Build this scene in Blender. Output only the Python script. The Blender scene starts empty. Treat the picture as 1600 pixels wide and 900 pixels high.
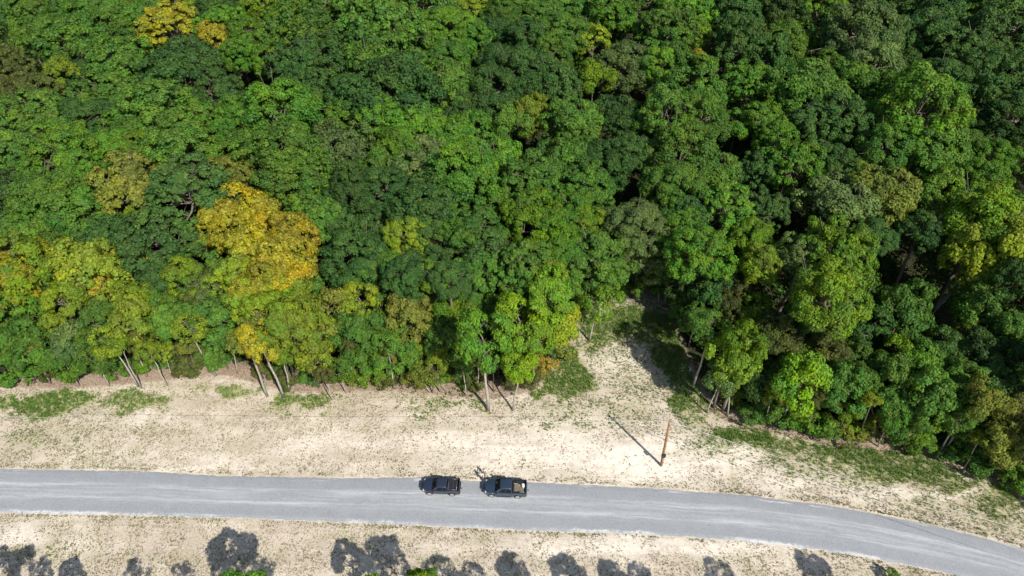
import bpy, math, random
import numpy as np
from mathutils import Vector, Matrix, noise
R = math.radians
random.seed(7)
rng = np.random.default_rng(11)
scene = bpy.context.scene
col = scene.collection

# ------------------------------------------------------------------ camera
CAM_H, TH, F = 80.0, R(45), 1066.0
cam = bpy.data.cameras.new('camera')
cam.sensor_width = 36; cam.lens = 36*F/1600; cam.clip_start = 1; cam.clip_end = 5000
cam_o = bpy.data.objects.new('camera', cam); col.objects.link(cam_o)
cam_o.location = (0, 0, CAM_H); cam_o.rotation_euler = (R(45), 0, 0)
scene.camera = cam_o

# ------------------------------------------------------------------ sky, sun, exposure
SHX, SHY, SUN_EL = -0.585, 0.811, R(47)          # the way shadows fall on the ground, and the sun's height
w = bpy.data.worlds.new('World'); scene.world = w; w.use_nodes = True
sky = w.node_tree.nodes.new('ShaderNodeTexSky'); sky.sky_type = 'NISHITA'; sky.sun_disc = False
sky.sun_elevation = SUN_EL; sky.sun_rotation = math.atan2(-SHX, -SHY)
bg = w.node_tree.nodes['Background']; bg.inputs['Strength'].default_value = 0.10
w.node_tree.links.new(sky.outputs[0], bg.inputs[0])
sl = bpy.data.lights.new('sun', 'SUN'); sl.energy = 4.5; sl.angle = R(0.53); sl.color = (1, .955, .88)
so = bpy.data.objects.new('sun', sl); col.objects.link(so)
c_ = math.cos(SUN_EL)
so.rotation_euler = Vector((SHX*c_, SHY*c_, -math.sin(SUN_EL))).to_track_quat('-Z', 'Y').to_euler()
so.location = (30, -60, 120)
vs = scene.view_settings
vs.view_transform = 'Standard'; vs.look = 'None'; vs.gamma = 1; vs.use_curve_mapping = False
vs.exposure = 0.28
scene.cycles.max_bounces = 6; scene.cycles.diffuse_bounces = 3; scene.cycles.transmission_bounces = 4
scene.cycles.transparent_max_bounces = 6

# ------------------------------------------------------------------ survey: photo measurements to places on the ground
def at(px, py, z=0.0):
    x = (px-800)/F; y = -(py-450)/F
    d = (x, math.cos(TH)+y*math.sin(TH), -math.sin(TH)+y*math.cos(TH))
    t = (z-CAM_H)/d[2]
    return Vector((d[0]*t, d[1]*t, CAM_H+d[2]*t))
def pix(p):
    dz = p[2]-CAM_H
    f = p[1]*math.cos(TH)-dz*math.sin(TH); u = p[1]*math.sin(TH)+dz*math.cos(TH)
    return 800+F*p[0]/f, 450-F*u/f, f
def pixv(x, y, z=0.0):
    dz = z-CAM_H
    f = y*math.cos(TH)-dz*math.sin(TH); u = y*math.sin(TH)+dz*math.cos(TH)
    f = np.where(f < 5, 5, f)
    return 800+F*x/f, 450-F*u/f, f

# ------------------------------------------------------------------ helpers
def tag(o, label=None, cat=None, group=None, kind=None):
    if label: o['label'] = label
    if cat: o['category'] = cat
    if group: o['group'] = group
    if kind: o['kind'] = kind
    return o
def empty(name, loc=(0, 0, 0), rz=0):
    o = bpy.data.objects.new(name, None); col.objects.link(o)
    o.location = loc; o.rotation_euler = (0, 0, rz); o.empty_display_size = .3
    return o
def np_mesh(name, verts, faces_n, idx, mat=None, attrs=None, smooth=False):
    """verts (n,3); idx flat loop indices; faces_n vertices per face"""
    me = bpy.data.meshes.new(name)
    verts = np.ascontiguousarray(verts, dtype=np.float32); idx = np.ascontiguousarray(idx, dtype=np.int32).ravel()
    nf = len(idx)//faces_n
    me.vertices.add(len(verts)); me.vertices.foreach_set('co', verts.ravel())
    me.loops.add(len(idx)); me.loops.foreach_set('vertex_index', idx)
    me.polygons.add(nf)
    me.polygons.foreach_set('loop_start', np.arange(0, nf*faces_n, faces_n, dtype=np.int32))
    if attrs:
        for k, v in attrs.items():
            a = me.attributes.new(k, 'FLOAT', 'POINT'); a.data.foreach_set('value', np.ascontiguousarray(v, dtype=np.float32))
    me.update(calc_edges=True)
    if smooth: me.polygons.foreach_set('use_smooth', np.ones(nf, dtype=bool))
    if mat: me.materials.append(mat)
    return me
class MB:
    def __init__(s): s.v = []; s.f = []; s.sm = []
    def add(s, vs, fs, smooth=False):
        b = len(s.v); s.v += [tuple(v) for v in vs]
        s.f += [tuple(i+b for i in f) for f in fs]; s.sm += [smooth]*len(fs)
    def box(s, x0, x1, y0, y1, z0, z1, M=None):
        v = [(x, y, z) for x in (x0, x1) for y in (y0, y1) for z in (z0, z1)]
        if M: v = [M @ Vector(q) for q in v]
        s.add(v, [(0, 1, 3, 2), (4, 6, 7, 5), (0, 4, 5, 1), (2, 3, 7, 6), (0, 2, 6, 4), (1, 5, 7, 3)])
    def tube(s, pts, rad, n=8, cap=True):
        pts = [Vector(p) for p in pts]
        if not isinstance(rad, (list, tuple)): rad = [rad]*len(pts)
        vs = []
        for i, p in enumerate(pts):
            t = (pts[min(i+1, len(pts)-1)]-pts[max(i-1, 0)]).normalized()
            a = t.orthogonal().normalized() if i == 0 else (pa-t*pa.dot(t)).normalized()
            pa = a; b = t.cross(a)
            for k in range(n):
                an = 2*math.pi*k/n; vs.append(p+(a*math.cos(an)+b*math.sin(an))*rad[i])
        fs = []
        for i in range(len(pts)-1):
            for k in range(n):
                fs.append((i*n+k, i*n+(k+1) % n, (i+1)*n+(k+1) % n, (i+1)*n+k))
        if cap: fs += [tuple(range(n))[::-1], tuple(range((len(pts)-1)*n, len(pts)*n))]
        s.add(vs, fs, True)
    def cyl(s, c, axis, r, h, n=24, prof=None):
        """prof: list of (r, h) along axis"""
        c = Vector(c); ax = Vector(axis).normalized(); a = ax.orthogonal().normalized(); b = ax.cross(a)
        prof = prof or [(r, -h/2), (r, h/2)]
        vs = []
        for (rr, hh) in prof:
            for k in range(n):
                an = 2*math.pi*k/n; vs.append(c+ax*hh+(a*math.cos(an)+b*math.sin(an))*rr)
        fs = []
        for i in range(len(prof)-1):
            for k in range(n): fs.append((i*n+k, i*n+(k+1) % n, (i+1)*n+(k+1) % n, (i+1)*n+k))
        fs += [tuple(range(n))[::-1], tuple(range((len(prof)-1)*n, len(prof)*n))]
        s.add(vs, fs)
    def mesh(s, name, mat=None):
        me = bpy.data.meshes.new(name); me.from_pydata(s.v, [], s.f); me.update()
        me.polygons.foreach_set('use_smooth', s.sm)
        if mat: me.materials.append(mat)
        return me
    def build(s, name, mat=None, parent=None, bevel=0):
        o = bpy.data.objects.new(name, s.mesh(name, mat)); col.objects.link(o); o.parent = parent
        if bevel:
            m = o.modifiers.new('b', 'BEVEL'); m.width = bevel; m.segments = 2; m.limit_method = 'ANGLE'; m.angle_limit = R(35)
        return o

# ------------------------------------------------------------------ materials
class NT:
    def __init__(s, name):
        s.m = bpy.data.materials.new(name); s.m.use_nodes = True; s.t = s.m.node_tree; s.n = s.t.nodes
        s.b = s.n['Principled BSDF']; s.out = s.n['Material Output']
    def node(s, kind, **kw):
        n = s.n.new(kind)
        for k, v in kw.items(): setattr(n, k, v)
        return n
    def link(s, a, b): s.t.links.new(a, b)
    def math(s, op, a, b=None, c=None, clamp=False):
        n = s.node('ShaderNodeMath', operation=op, use_clamp=clamp)
        for i, v in enumerate((a, b, c)):
            if v is None: continue
            if isinstance(v, (int, float)): n.inputs[i].default_value = v
            else: s.link(v, n.inputs[i])
        return n.outputs[0]
    def ramp(s, f, lo, hi, a=0., b=1.):
        n = s.node('ShaderNodeMapRange', clamp=True); n.interpolation_type = 'SMOOTHSTEP'
        s.link(f, n.inputs[0]); n.inputs[1].default_value = lo; n.inputs[2].default_value = hi
        n.inputs[3].default_value = a; n.inputs[4].default_value = b
        return n.outputs[0]
    def mix(s, f, a, b, mode='MIX'):
        n = s.node('ShaderNodeMix', data_type='RGBA', blend_type=mode)
        for i, v in ((0, f), (6, a), (7, b)):
            if isinstance(v, (int, float)): n.inputs[i].default_value = v
            elif isinstance(v, tuple): n.inputs[i].default_value = (*v, 1)
            else: s.link(v, n.inputs[i])
        return n.outputs[2]
    def noise(s, scale, detail=4, rough=.55, vec=None, dist=0):
        n = s.node('ShaderNodeTexNoise'); n.inputs['Scale'].default_value = scale
        n.inputs['Detail'].default_value = detail; n.inputs['Roughness'].default_value = rough
        n.inputs['Distortion'].default_value = dist
        if vec is not None: s.link(vec, n.inputs['Vector'])
        return n.outputs[0]
    def attr(s, name, typ='GEOMETRY'):
        n = s.node('ShaderNodeAttribute', attribute_name=name, attribute_type=typ); return n
def simple(name, rgb, rough=.6, metal=0, coat=0, noise_amt=.15, noise_scale=6, spec=.5):
    t = NT(name); tc = t.node('ShaderNodeTexCoord')
    f = t.noise(noise_scale, 4, .6, tc.outputs['Object'])
    dark = tuple(c*(1-noise_amt) for c in rgb); lite = tuple(min(1, c*(1+noise_amt)) for c in rgb)
    t.link(t.mix(f, dark, lite), t.b.inputs['Base Color'])
    t.b.inputs['Roughness'].default_value = rough; t.b.inputs['Metallic'].default_value = metal
    t.b.inputs['Coat Weight'].default_value = coat; t.b.inputs['Coat Roughness'].default_value = .06
    t.b.inputs['Specular IOR Level'].default_value = spec
    return t.m

def leaf_material():
    t = NT('leaves')
    oi = t.node('ShaderNodeObjectInfo'); rnd = t.attr('rnd').outputs['Fac']; clump = t.attr('clump').outputs['Fac']
    hsv = t.node('ShaderNodeHueSaturation')
    t.link(oi.outputs['Color'], hsv.inputs['Color'])
    # a little hue, saturation and value spread per leaf and per clump
    tc = t.node('ShaderNodeTexCoord')
    h = t.math('ADD', t.math('MULTIPLY_ADD', rnd, .034, .483), t.math('MULTIPLY_ADD', clump, -.03, .013))
    h = t.math('ADD', h, t.math('MULTIPLY_ADD', t.noise(1.6, 2, .5, tc.outputs['Object']), .07, -.033))
    t.link(h, hsv.inputs['Hue'])
    v = t.math('MULTIPLY', t.math('MULTIPLY_ADD', rnd, .7, .65), t.math('MULTIPLY_ADD', clump, .5, .75))
    t.link(v, hsv.inputs['Value'])
    t.link(t.math('MULTIPLY_ADD', clump, .12, .93), hsv.inputs['Saturation'])
    colr = hsv.outputs[0]
    t.link(colr, t.b.inputs['Base Color']); t.b.inputs['Roughness'].default_value = .55
    t.b.inputs['Specular IOR Level'].default_value = .12
    tr = t.node('ShaderNodeBsdfTranslucent')
    t.link(t.mix(1.0, colr, (1.5, 1.35, .7), 'MULTIPLY'), tr.inputs['Color'])
    mx = t.node('ShaderNodeMixShader'); mx.inputs[0].default_value = .3
    t.link(t.b.outputs[0], mx.inputs[1]); t.link(tr.outputs[0], mx.inputs[2]); t.link(mx.outputs[0], t.out.inputs[0])
    return t.m
def bark_material(name, a, b):
    t = NT(name); tc = t.node('ShaderNodeTexCoord')
    mp = t.node('ShaderNodeMapping'); mp.inputs['Scale'].default_value = (6, 6, .8); t.link(tc.outputs['Object'], mp.inputs[0])
    f = t.ramp(t.noise(2.5, 5, .65, mp.outputs[0]), .35, .65)
    t.link(t.mix(f, a, b), t.b.inputs['Base Color']); t.b.inputs['Roughness'].default_value = .9
    return t.m
LEAF = leaf_material()
BARK = bark_material('bark', (.10, .08, .06), (.24, .2, .16))
BARKP = bark_material('pale_bark', (.26, .23, .19), (.5, .46, .4))

def dirt_material():
    t = NT('ground'); tc = t.node('ShaderNodeTexCoord'); P = tc.outputs['Object']
    grass = t.attr('grass').outputs['Fac']; litter = t.attr('litter').outputs['Fac']; bare = t.attr('bare').outputs['Fac']
    n1 = t.noise(.16, 5, .6, P); n2 = t.noise(1.1, 5, .65, P); n3 = t.noise(4.6, 4, .75, P); n4 = t.noise(2.6, 3, .6, P, .6)
    base = t.mix(t.ramp(n1, .35, .68), (.53, .445, .355), (.72, .625, .51))
    base = t.mix(t.ramp(n2, .3, .72), t.mix(.35, base, (.40, .32, .23)), base)
    base = t.mix(t.math('MULTIPLY', bare, t.ramp(n2, .3, .6, .4, 1.)), base, (.84, .76, .645))
    mpp = t.node('ShaderNodeMapping'); mpp.inputs['Scale'].default_value = (.06, .55, 1); mpp.inputs['Rotation'].default_value = (0, 0, R(4)); t.link(P, mpp.inputs[0])
    n5 = t.noise(1.3, 5, .6, mpp.outputs[0], .4)
    base = t.mix(t.ramp(n5, .42, .68, 0, .4), base, (.40, .345, .25)); base = t.mix(t.ramp(n5, .28, .44, .4, 0), base, (.82, .74, .63))
    film = t.math('MULTIPLY', t.ramp(t.noise(.33, 5, .7, P), .45, .7), t.math('SUBTRACT', 1.0, bare, clamp=True))
    base = t.mix(t.math('MULTIPLY', film, t.ramp(n3, .4, .6, .25, .8)), base, (.33, .31, .15))
    # straw and dead weeds caught on the surface
    sp = t.math('MULTIPLY', t.ramp(n3, .50, .62), t.ramp(n4, .36, .58))
    sp = t.math('MULTIPLY', sp, t.math('MULTIPLY_ADD', bare, -.75, .8))
    base = t.mix(sp, base, (.23, .19, .10))
    hay = t.ramp(t.noise(9, 3, .7, P), .56, .7)
    base = t.mix(t.math('MULTIPLY', hay, .6), base, (.86, .79, .66))
    # thin green cover
    ge = t.math('ADD', grass, t.math('MULTIPLY_ADD', n2, 1.1, -.55))
    ge = t.math('ADD', ge, t.math('MULTIPLY_ADD', n3, 1.1, -.55))
    gcol = t.mix(t.ramp(n3, .3, .6), (.14, .19, .035), (.40, .37, .18))
    base = t.mix(t.math('MULTIPLY', t.ramp(ge, .28, .8), .85), base, gcol)
    le = t.math('ADD', litter, t.math('MULTIPLY_ADD', n2, 1.0, -.5))
    le = t.math('ADD', le, t.math('MULTIPLY_ADD', n3, .5, -.25))
    lcol = t.mix(t.ramp(n3, .35, .65), (.17, .11, .075), (.46, .35, .26))
    lcol = t.mix(t.ramp(n1, .4, .6, 0, .4), lcol, (.40, .32, .24))
    base = t.mix(t.ramp(le, .35, .7), base, lcol)
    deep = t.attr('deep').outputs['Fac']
    base = t.mix(t.ramp(deep, 0., 1.), base, t.mix(t.ramp(n2, .35, .65), (.018, .026, .009), (.045, .038, .02)))  # dark leaf mould, with the shade under the crowns painted into its colour
    t.link(base, t.b.inputs['Base Color']); t.b.inputs['Roughness'].default_value = .95
    t.b.inputs['Specular IOR Level'].default_value = .2
    bp = t.node('ShaderNodeBump'); bp.inputs['Strength'].default_value = .6; bp.inputs['Distance'].default_value = .12
    t.link(t.math('ADD', n3, t.math('MULTIPLY', n2, .8)), bp.inputs['Height']); t.link(bp.outputs[0], t.b.inputs['Normal'])
    return t.m
def road_material():
    t = NT('road_gravel'); tc = t.node('ShaderNodeTexCoord'); P = tc.outputs['Object']
    v = t.attr('across').outputs['Fac']; u = t.attr('along').outputs['Fac']
    cmb = t.node('ShaderNodeCombineXYZ'); t.link(t.math('MULTIPLY', u, .007), cmb.inputs[0]); t.link(v, cmb.inputs[1])
    cm2 = t.node('ShaderNodeCombineXYZ'); t.link(t.math('MULTIPLY', u, .045), cm2.inputs[0]); t.link(v, cm2.inputs[1])
    st = t.noise(15, 4, .6, cmb.outputs[0], .05); st2 = t.noise(34, 4, .65, cm2.outputs[0], .1)
    g = t.noise(7, 5, .8, P); g2 = t.noise(.5, 4, .6, P); g3 = t.noise(2.2, 4, .65, P)
    c = t.mix(t.ramp(g, .3, .7), (.215, .228, .243), (.325, .338, .350))
    c = t.mix(t.ramp(g2, .35, .7, 0, .35), c, (.33, .34, .355))
    def band(c0, wd):
        d = t.math('ABSOLUTE', t.math('SUBTRACT', v, c0)); return t.ramp(d, 0, wd, 1, 0)
    tr = t.math('MAXIMUM', t.math('MAXIMUM', band(.64, .12), band(.38, .10)), t.math('MULTIPLY', band(.5, .34), .45))
    tr = t.math('MULTIPLY', tr, t.ramp(st, .40, .62, .12, 1.))
    tr = t.math('MULTIPLY', tr, t.ramp(g3, .2, .6, .6, 1.))
    c = t.mix(t.math('MULTIPLY', tr, .75), c, (.52, .53, .525))
    c = t.mix(t.math('MULTIPLY', t.math('MULTIPLY', band(.48, .36), t.ramp(st2, .5, .68)), .5), c, (.42, .425, .42))
    # washed pale fines along the shoulders
    e1 = t.math('MULTIPLY', band(.05, .06), t.ramp(t.math('ADD', t.math('MULTIPLY', st, .5), t.math('MULTIPLY', g3, .5)), .42, .56))
    e1 = t.math('MULTIPLY', e1, t.ramp(t.noise(.11, 3, .6, P), .42, .6, .12, 1.)); e2 = t.math('MULTIPLY', band(.925, .06), t.ramp(st, .5, .62))
    e2 = t.math('MULTIPLY', e2, t.ramp(t.noise(.28, 4, .7, P), .42, .62))
    c = t.mix(t.math('MULTIPLY', t.math('MAXIMUM', e1, e2), .85), c, (.62, .62, .60))
    ed = t.math('MINIMUM', v, t.math('SUBTRACT', 1.0, v))
    sp_ = t.ramp(t.math('ADD', ed, t.math('MULTIPLY_ADD', t.noise(1.3, 5, .75, P), -.13, .05)), .0, .022, 1, 0)
    c = t.mix(t.math('MULTIPLY', sp_, .85), c, t.mix(g, (.46, .40, .32), (.66, .59, .49)))
    t.link(c, t.b.inputs['Base Color']); t.b.inputs['Roughness'].default_value = .9
    bp = t.node('ShaderNodeBump'); bp.inputs['Strength'].default_value = .4; bp.inputs['Distance'].default_value = .04
    t.link(g, bp.inputs['Height']); t.link(bp.outputs[0], t.b.inputs['Normal'])
    return t.m
def blade_material(name, a, b, c):
    t = NT(name); r = t.attr('rnd').outputs['Fac']
    k = t.mix(t.ramp(r, 0, .6), a, b); k = t.mix(t.ramp(r, .7, 1.), k, c)
    t.link(k, t.b.inputs['Base Color']); t.b.inputs['Roughness'].default_value = .7
    tr = t.node('ShaderNodeBsdfTranslucent'); t.link(k, tr.inputs[0])
    mx = t.node('ShaderNodeMixShader'); mx.inputs[0].default_value = .3
    t.link(t.b.outputs[0], mx.inputs[1]); t.link(tr.outputs[0], mx.inputs[2]); t.link(mx.outputs[0], t.out.inputs[0])
    return t.m

# ------------------------------------------------------------------ ground
EX = [-400, 0, 120, 250, 345, 450, 620, 760, 830, 868, 900, 950, 1035, 1070, 1100, 1135, 1200, 1300, 1450, 1520, 1600, 1900]
EY = [600, 598, 600, 588, 578, 606, 604, 618, 606, 570, 505, 462, 468, 560, 630, 652, 668, 690, 706, 735, 775, 900]
def edge_y(px): return np.interp(px, EX, EY)
GR = [(52,634,86,13,1.),(165,633,44,8,.6),(122,620,22,9,1.),(215,628,42,14,.85),(300,612,32,11,.5),(367,610,26,12,.9),(475,630,36,13,.85),
 (60,690,80,22,.42),(150,715,60,9,.35),(690,636,60,10,.55),(640,626,30,8,.4),(200,665,120,18,.3),(420,660,100,18,.22),
 (888,582,30,36,1.),(868,610,16,18,1.),(930,522,34,22,.9),(985,500,55,26,1.),(1040,515,45,30,1.1),(1062,560,34,42,1.2),(1080,618,24,30,1.1),
 (955,560,50,50,.42),(880,645,60,24,.42),(1000,600,50,40,.42),(960,640,70,30,.4),(1090,650,30,20,.6),
 (1165,682,44,17,1.1),(1235,702,60,13,.8),(1338,712,62,17,1.15),(1430,733,80,18,.95),(1500,752,50,18,.75),(1565,790,60,24,.65),
 (1370,742,110,16,.6),(1120,692,44,20,.65),(1260,722,70,14,.55),(1590,758,28,30,1.1),(1490,790,110,22,.42),(1180,705,70,14,.4),
 (70,868,70,18,.42),(250,880,60,14,.3),(1400,770,90,14,.33),(1560,822,60,16,.4),(470,735,40,4,.3),(600,870,80,20,.15)]
BA = [(830,700,150,34,.9),(1010,720,110,30,1.),(240,655,70,10,.4),(500,690,120,22,.5),(870,585,25,30,.0),(962,565,28,34,.6),
 (1130,712,80,18,.9),(1260,752,80,10,.7),(1020,560,22,36,.3),(700,690,90,24,.6),(1190,850,170,14,.7),(1000,850,160,18,.8),(330,725,140,8,.6),
 (30,835,50,10,.7),(1440,775,90,5,.9),(1290,735,60,4,.5),(410,600,60,10,.35),(220,606,60,8,.45),(1050,690,60,30,.5),(900,660,60,16,.35)]
def blobs(L, px, py):
    o = np.zeros_like(px)
    for (cx, cy, rx, ry, s) in L:
        d = ((px-cx)/rx)**2+((py-cy)/ry)**2
        o = np.maximum(o, s*np.exp(-np.maximum(d-.25, 0)*.55))
    return o
RXs = [-40, 0, 200, 400, 640, 830, 1000, 1150, 1300, 1400, 1500, 1600, 1680]
RTy = [729, 731, 734, 744, 745, 752, 760, 771, 788, 807, 829, 856, 880]
RBy = [800, 803, 806, 812, 822, 831, 836, 846, 863, 881, 901, 925, 947]
def masks(x, y):
    px, py, f = pixv(x, y)
    ey = edge_y(px)
    wx = 16*np.sin(x*.55+1.3*np.sin(y*.7))+9*np.sin(x*1.7+y*.9)+5*np.sin(x*3.9-y*2.3)
    wy = 7*np.sin(y*.8+1.1*np.sin(x*.6))+4*np.sin(y*2.1-x*1.3)+3*np.sin(y*4.7+x*2.9)
    g = blobs(GR, px+wx, py+wy); b = blobs(BA, px+wx, py+wy)
    lit = 1/(1+np.exp(-(ey+7-py)/3.2))
    lit = np.where((px > 850) & (px < 1110) & (py > 455), lit*np.clip((ey+2-py)/14, 0, 1), lit)
    lit = np.where(y < 15, 0, lit)
    g = np.where(lit > .6, g*.35, g)
    return g, lit, b, px, py
xs = np.concatenate([[-2500, -1200, -600, -300, -180, -130], np.arange(-105, 105.1, .4), [130, 180, 300, 600, 1200, 2500]])
ys = np.concatenate([[-2000, -600, -150, -40, 0, 12], np.arange(22, 100, .4), np.arange(100, 240, 4), [300, 450, 800, 1500, 3000]])
X, Y = np.meshgrid(xs, ys); gx = X.ravel(); gy = Y.ravel()
gmask, lmask, bmask, gpx, gpy = masks(gx, gy)
def vnoise(x, y, s, seed=0):
    return np.array([noise.noise((a*s, b*s, seed)) for a, b in zip(x, y)])
near = (np.abs(gx) < 106) & (gy > 20) & (gy < 101)
gz = np.zeros_like(gx)
gz[near] = vnoise(gx[near], gy[near], .35)*.07+vnoise(gx[near], gy[near], 1.6, 3)*.035
roadt = np.interp(gpx, RXs, RTy); roadb = np.interp(gpx, RXs, RBy)
off = np.maximum(roadt-gpy, gpy-roadb)             # pixels off the road, about 0.1 m each
k = np.clip((off-2)/18, 0, 1)
gz = gz*k-.02
shade_mask = np.clip((edge_y(gpx)-gpy-10)/24, 0, 1)*(gy > 15)  # where the floor inside the forest gets its painted shade
gz = np.where(off < -3, -.06, gz)
nx_, ny_ = len(xs), len(ys)
ii = (np.arange(ny_-1)[:, None]*nx_+np.arange(nx_-1)[None, :]).ravel()
idx = np.stack([ii, ii+1, ii+nx_+1, ii+nx_], 1)
gme = np_mesh('ground', np.stack([gx, gy, gz], 1), 4, idx, dirt_material(), {'grass': gmask, 'litter': lmask, 'bare': bmask, 'deep': shade_mask}, True)
ground = bpy.data.objects.new('ground', gme); col.objects.link(ground); ground['kind'] = 'structure'

# ------------------------------------------------------------------ road
def road():
    n = 520; vN = 16
    px = np.linspace(-40, 1680, n)
    T = [at(a, b) for a, b in zip(px, np.interp(px, RXs, RTy))]; B = [at(a, b) for a, b in zip(px, np.interp(px, RXs, RBy))]
    def sm(L):
        A = np.array([[p.x, p.y] for p in L]); kk = np.ones(41)/41
        Pd = np.pad(A, ((20, 20), (0, 0)), mode='reflect', reflect_type='odd')
        return np.stack([np.convolve(Pd[:, i], kk, 'valid') for i in (0, 1)], 1)
    T = sm(T); B = sm(B)
    # carry the road on beyond both sides of the view
    def ext(A, k, turn):
        d = A[0]-A[12] if k == 0 else A[-1]-A[-13]
        d = d/np.linalg.norm(d); p = A[0] if k == 0 else A[-1]; o = []
        for i in range(60):
            a = turn; d = np.array([d[0]*math.cos(a)-d[1]*math.sin(a), d[0]*math.sin(a)+d[1]*math.cos(a)])
            p = p+d*4; o.append(p)
        return np.array(o)
    T = np.concatenate([ext(T, 0, .0)[::-1], T, ext(T, 1, -.0)]); 
    B = np.concatenate([T[:60]+(B[0]-T[60]), B, T[-60:]+(B[-1]-T[-61])])
    n = len(T)
    along = np.concatenate([[0], np.cumsum(np.linalg.norm(np.diff((T+B)/2, axis=0), axis=1))])
    jt = np.array([noise.noise((a*.9, 0, 1))*.16+noise.noise((a*3.1, 5, 1))*.09+noise.noise((a*.12, 2, 1))*.2 for a in along])
    jb = np.array([noise.noise((a*.5, 9, 4))*.16+noise.noise((a*1.9, 9, 6))*.07 for a in along])
    W = T-B; L = np.linalg.norm(W, axis=1, keepdims=True); U = W/L
    T = T+U*jt[:, None]; B = B+U*jb[:, None]
    v = []; ac = []; al = []
    for j in range(vN+1):
        s = j/vN; p = B*(1-s)+T*s
        z = .03+.05*(1-(2*s-1)**2)
        if j in (0, vN): z = -.05
        v.append(np.column_stack([p, np.full(n, z)])); ac.append(np.full(n, s)); al.append(along)
    V = np.concatenate(v)
    ii = (np.arange(vN)[:, None]*n+np.arange(n-1)[None, :]).ravel()
    idx = np.stack([ii, ii+1, ii+n+1, ii+n], 1)
    me = np_mesh('road', V, 4, idx, road_material(), {'across': np.concatenate(ac), 'along': np.concatenate(al)}, True)
    o = bpy.data.objects.new('gravel_road', me); col.objects.link(o); o['kind'] = 'structure'
road()

# ------------------------------------------------------------------ tree crowns
def unit(v): return v/np.maximum(np.linalg.norm(v, axis=-1, keepdims=True), 1e-6)
def leaf_quads(pos, nor, size, seed):
    r = np.random.default_rng(seed); n = len(pos)
    t = unit(np.cross(nor, unit(r.normal(size=(n, 3))))); b = np.cross(nor, t)
    s = (size*r.uniform(.65, 1.35, n))[:, None]; a = s*r.uniform(.55, .9, n)[:, None]
    bend = nor*s*.18
    v = np.stack([pos-t*s+bend*0, pos-b*a+bend, pos+t*s, pos+b*a+bend], 1).reshape(-1, 3)
    return v, np.arange(4*n)
CROWNS = {}
def make_crown(key, seed, lobes, puffs, leaves, leaf, flat=.8, zmin=-.25, lobe_r=.36, puff_r=.16, lobe_d=.62, sparse=0., tall=1.):
    r = np.random.default_rng(seed)
    ga = math.pi*(3-math.sqrt(5)); D = []
    for i in range(lobes):
        z = 1-(i+.5)/lobes*(1-zmin); rr = math.sqrt(max(0, 1-z*z)); a = ga*i+r.uniform(0, .5)
        D.append((rr*math.cos(a), rr*math.sin(a), z))
    D = unit(np.array(D)+r.normal(size=(lobes, 3))*.2)
    LC = D*(lobe_d*r.uniform(.72, 1.18, (lobes, 1)))*np.array([1, 1, flat*tall])
    LR = lobe_r*r.uniform(.7, 1.2, lobes)
    POS = []; NOR = []; CL = []
    for i in range(lobes):
        lc = r.uniform(0, 1)
        pd = unit(unit(r.normal(size=(puffs, 3)))+D[i]*.7+np.array([0, 0, .25]))
        pc = LC[i]+pd*LR[i]*r.uniform(.7, 1.0, (puffs, 1))
        pr = puff_r*r.uniform(.5, 1.35, puffs)
        for j in range(puffs):
            m = int(leaves*(pr[j]/puff_r)**1.6)
            if m < 3: continue
            d = unit(unit(r.normal(size=(m, 3)))+pd[j]*.7+np.array([0, 0, .4]))
            p = pc[j]+d*pr[j]*r.uniform(.68, 1.2, (m, 1))*np.array([1, 1, .8])
            nn = unit(d+unit(r.normal(size=(m, 3)))*.55+np.array([0, 0, .15]))
            POS.append(p); NOR.append(nn); CL.append(np.full(m, .5*lc+.5*r.uniform(0, 1)))
    POS = np.concatenate(POS); NOR = np.concatenate(NOR); CL = np.concatenate(CL)
    keep = r.uniform(0, 1, len(POS)) > sparse
    POS = POS[keep]; NOR = NOR[keep]; CL = CL[keep]
    v, idx = leaf_quads(POS, NOR, leaf, seed+1)
    rnd = np.repeat(r.uniform(0, 1, len(POS)), 4)
    crown = np_mesh('crown_leaves', v, 4, idx, LEAF, {'rnd': rnd, 'clump': np.repeat(CL, 4)})
    # limbs that carry the lobes
    br = MB()
    for i in range(lobes):
        s = Vector((0, 0, -.55*flat*tall+.5*r.uniform(0, 1))); e = Vector(LC[i])*1.05
        m = (s+e)/2+Vector(r.normal(size=3)*.06)+Vector((0, 0, -.05))
        br.tube([s, m, e], [.035, .022, .008], 5, False)
        for _ in range(2):
            q = e+Vector(r.normal(size=3)*.22); br.tube([m.lerp(e, .5), q], [.014, .004], 4, False)
    CROWNS[key] = (crown, br.v, br.f, br.sm)
    bm = {}
    for nm, mat in (('d', BARK), ('p', BARKP)): bm[nm] = br.mesh('limbs', mat)
    CROWNS[key] = (crown, bm)
for i in range(9):
    make_crown(f'big{i}', 100+i, [22, 30, 18, 26, 34, 20, 28, 24, 16][i], [12, 10, 13, 11, 9, 12, 11, 11, 14][i], [84, 70, 96, 84, 74, 90, 130, 78, 84][i],
               [.030, .033, .027, .030, .031, .028, .023, .032, .029][i], flat=[.75, .8, .9, .7, .85, 1.0, .75, .95, .8][i], lobe_r=[.31, .26, .35, .30, .25, .33, .28, .30, .37][i], puff_r=[.13, .12, .14, .12, .11, .13, .12, .15, .13][i], lobe_d=[.62, .66, .58, .62, .68, .6, .64, .62, .6][i])
for i in range(6):
    make_crown(f'mid{i}', 200+i, [9, 11, 8, 12, 7, 10][i], 14, 84, .040, flat=[.95, 1.1, .9, 1.2, 1.0, .85][i],
               lobe_r=.38, puff_r=.175, lobe_d=.56, zmin=-.45)
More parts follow.
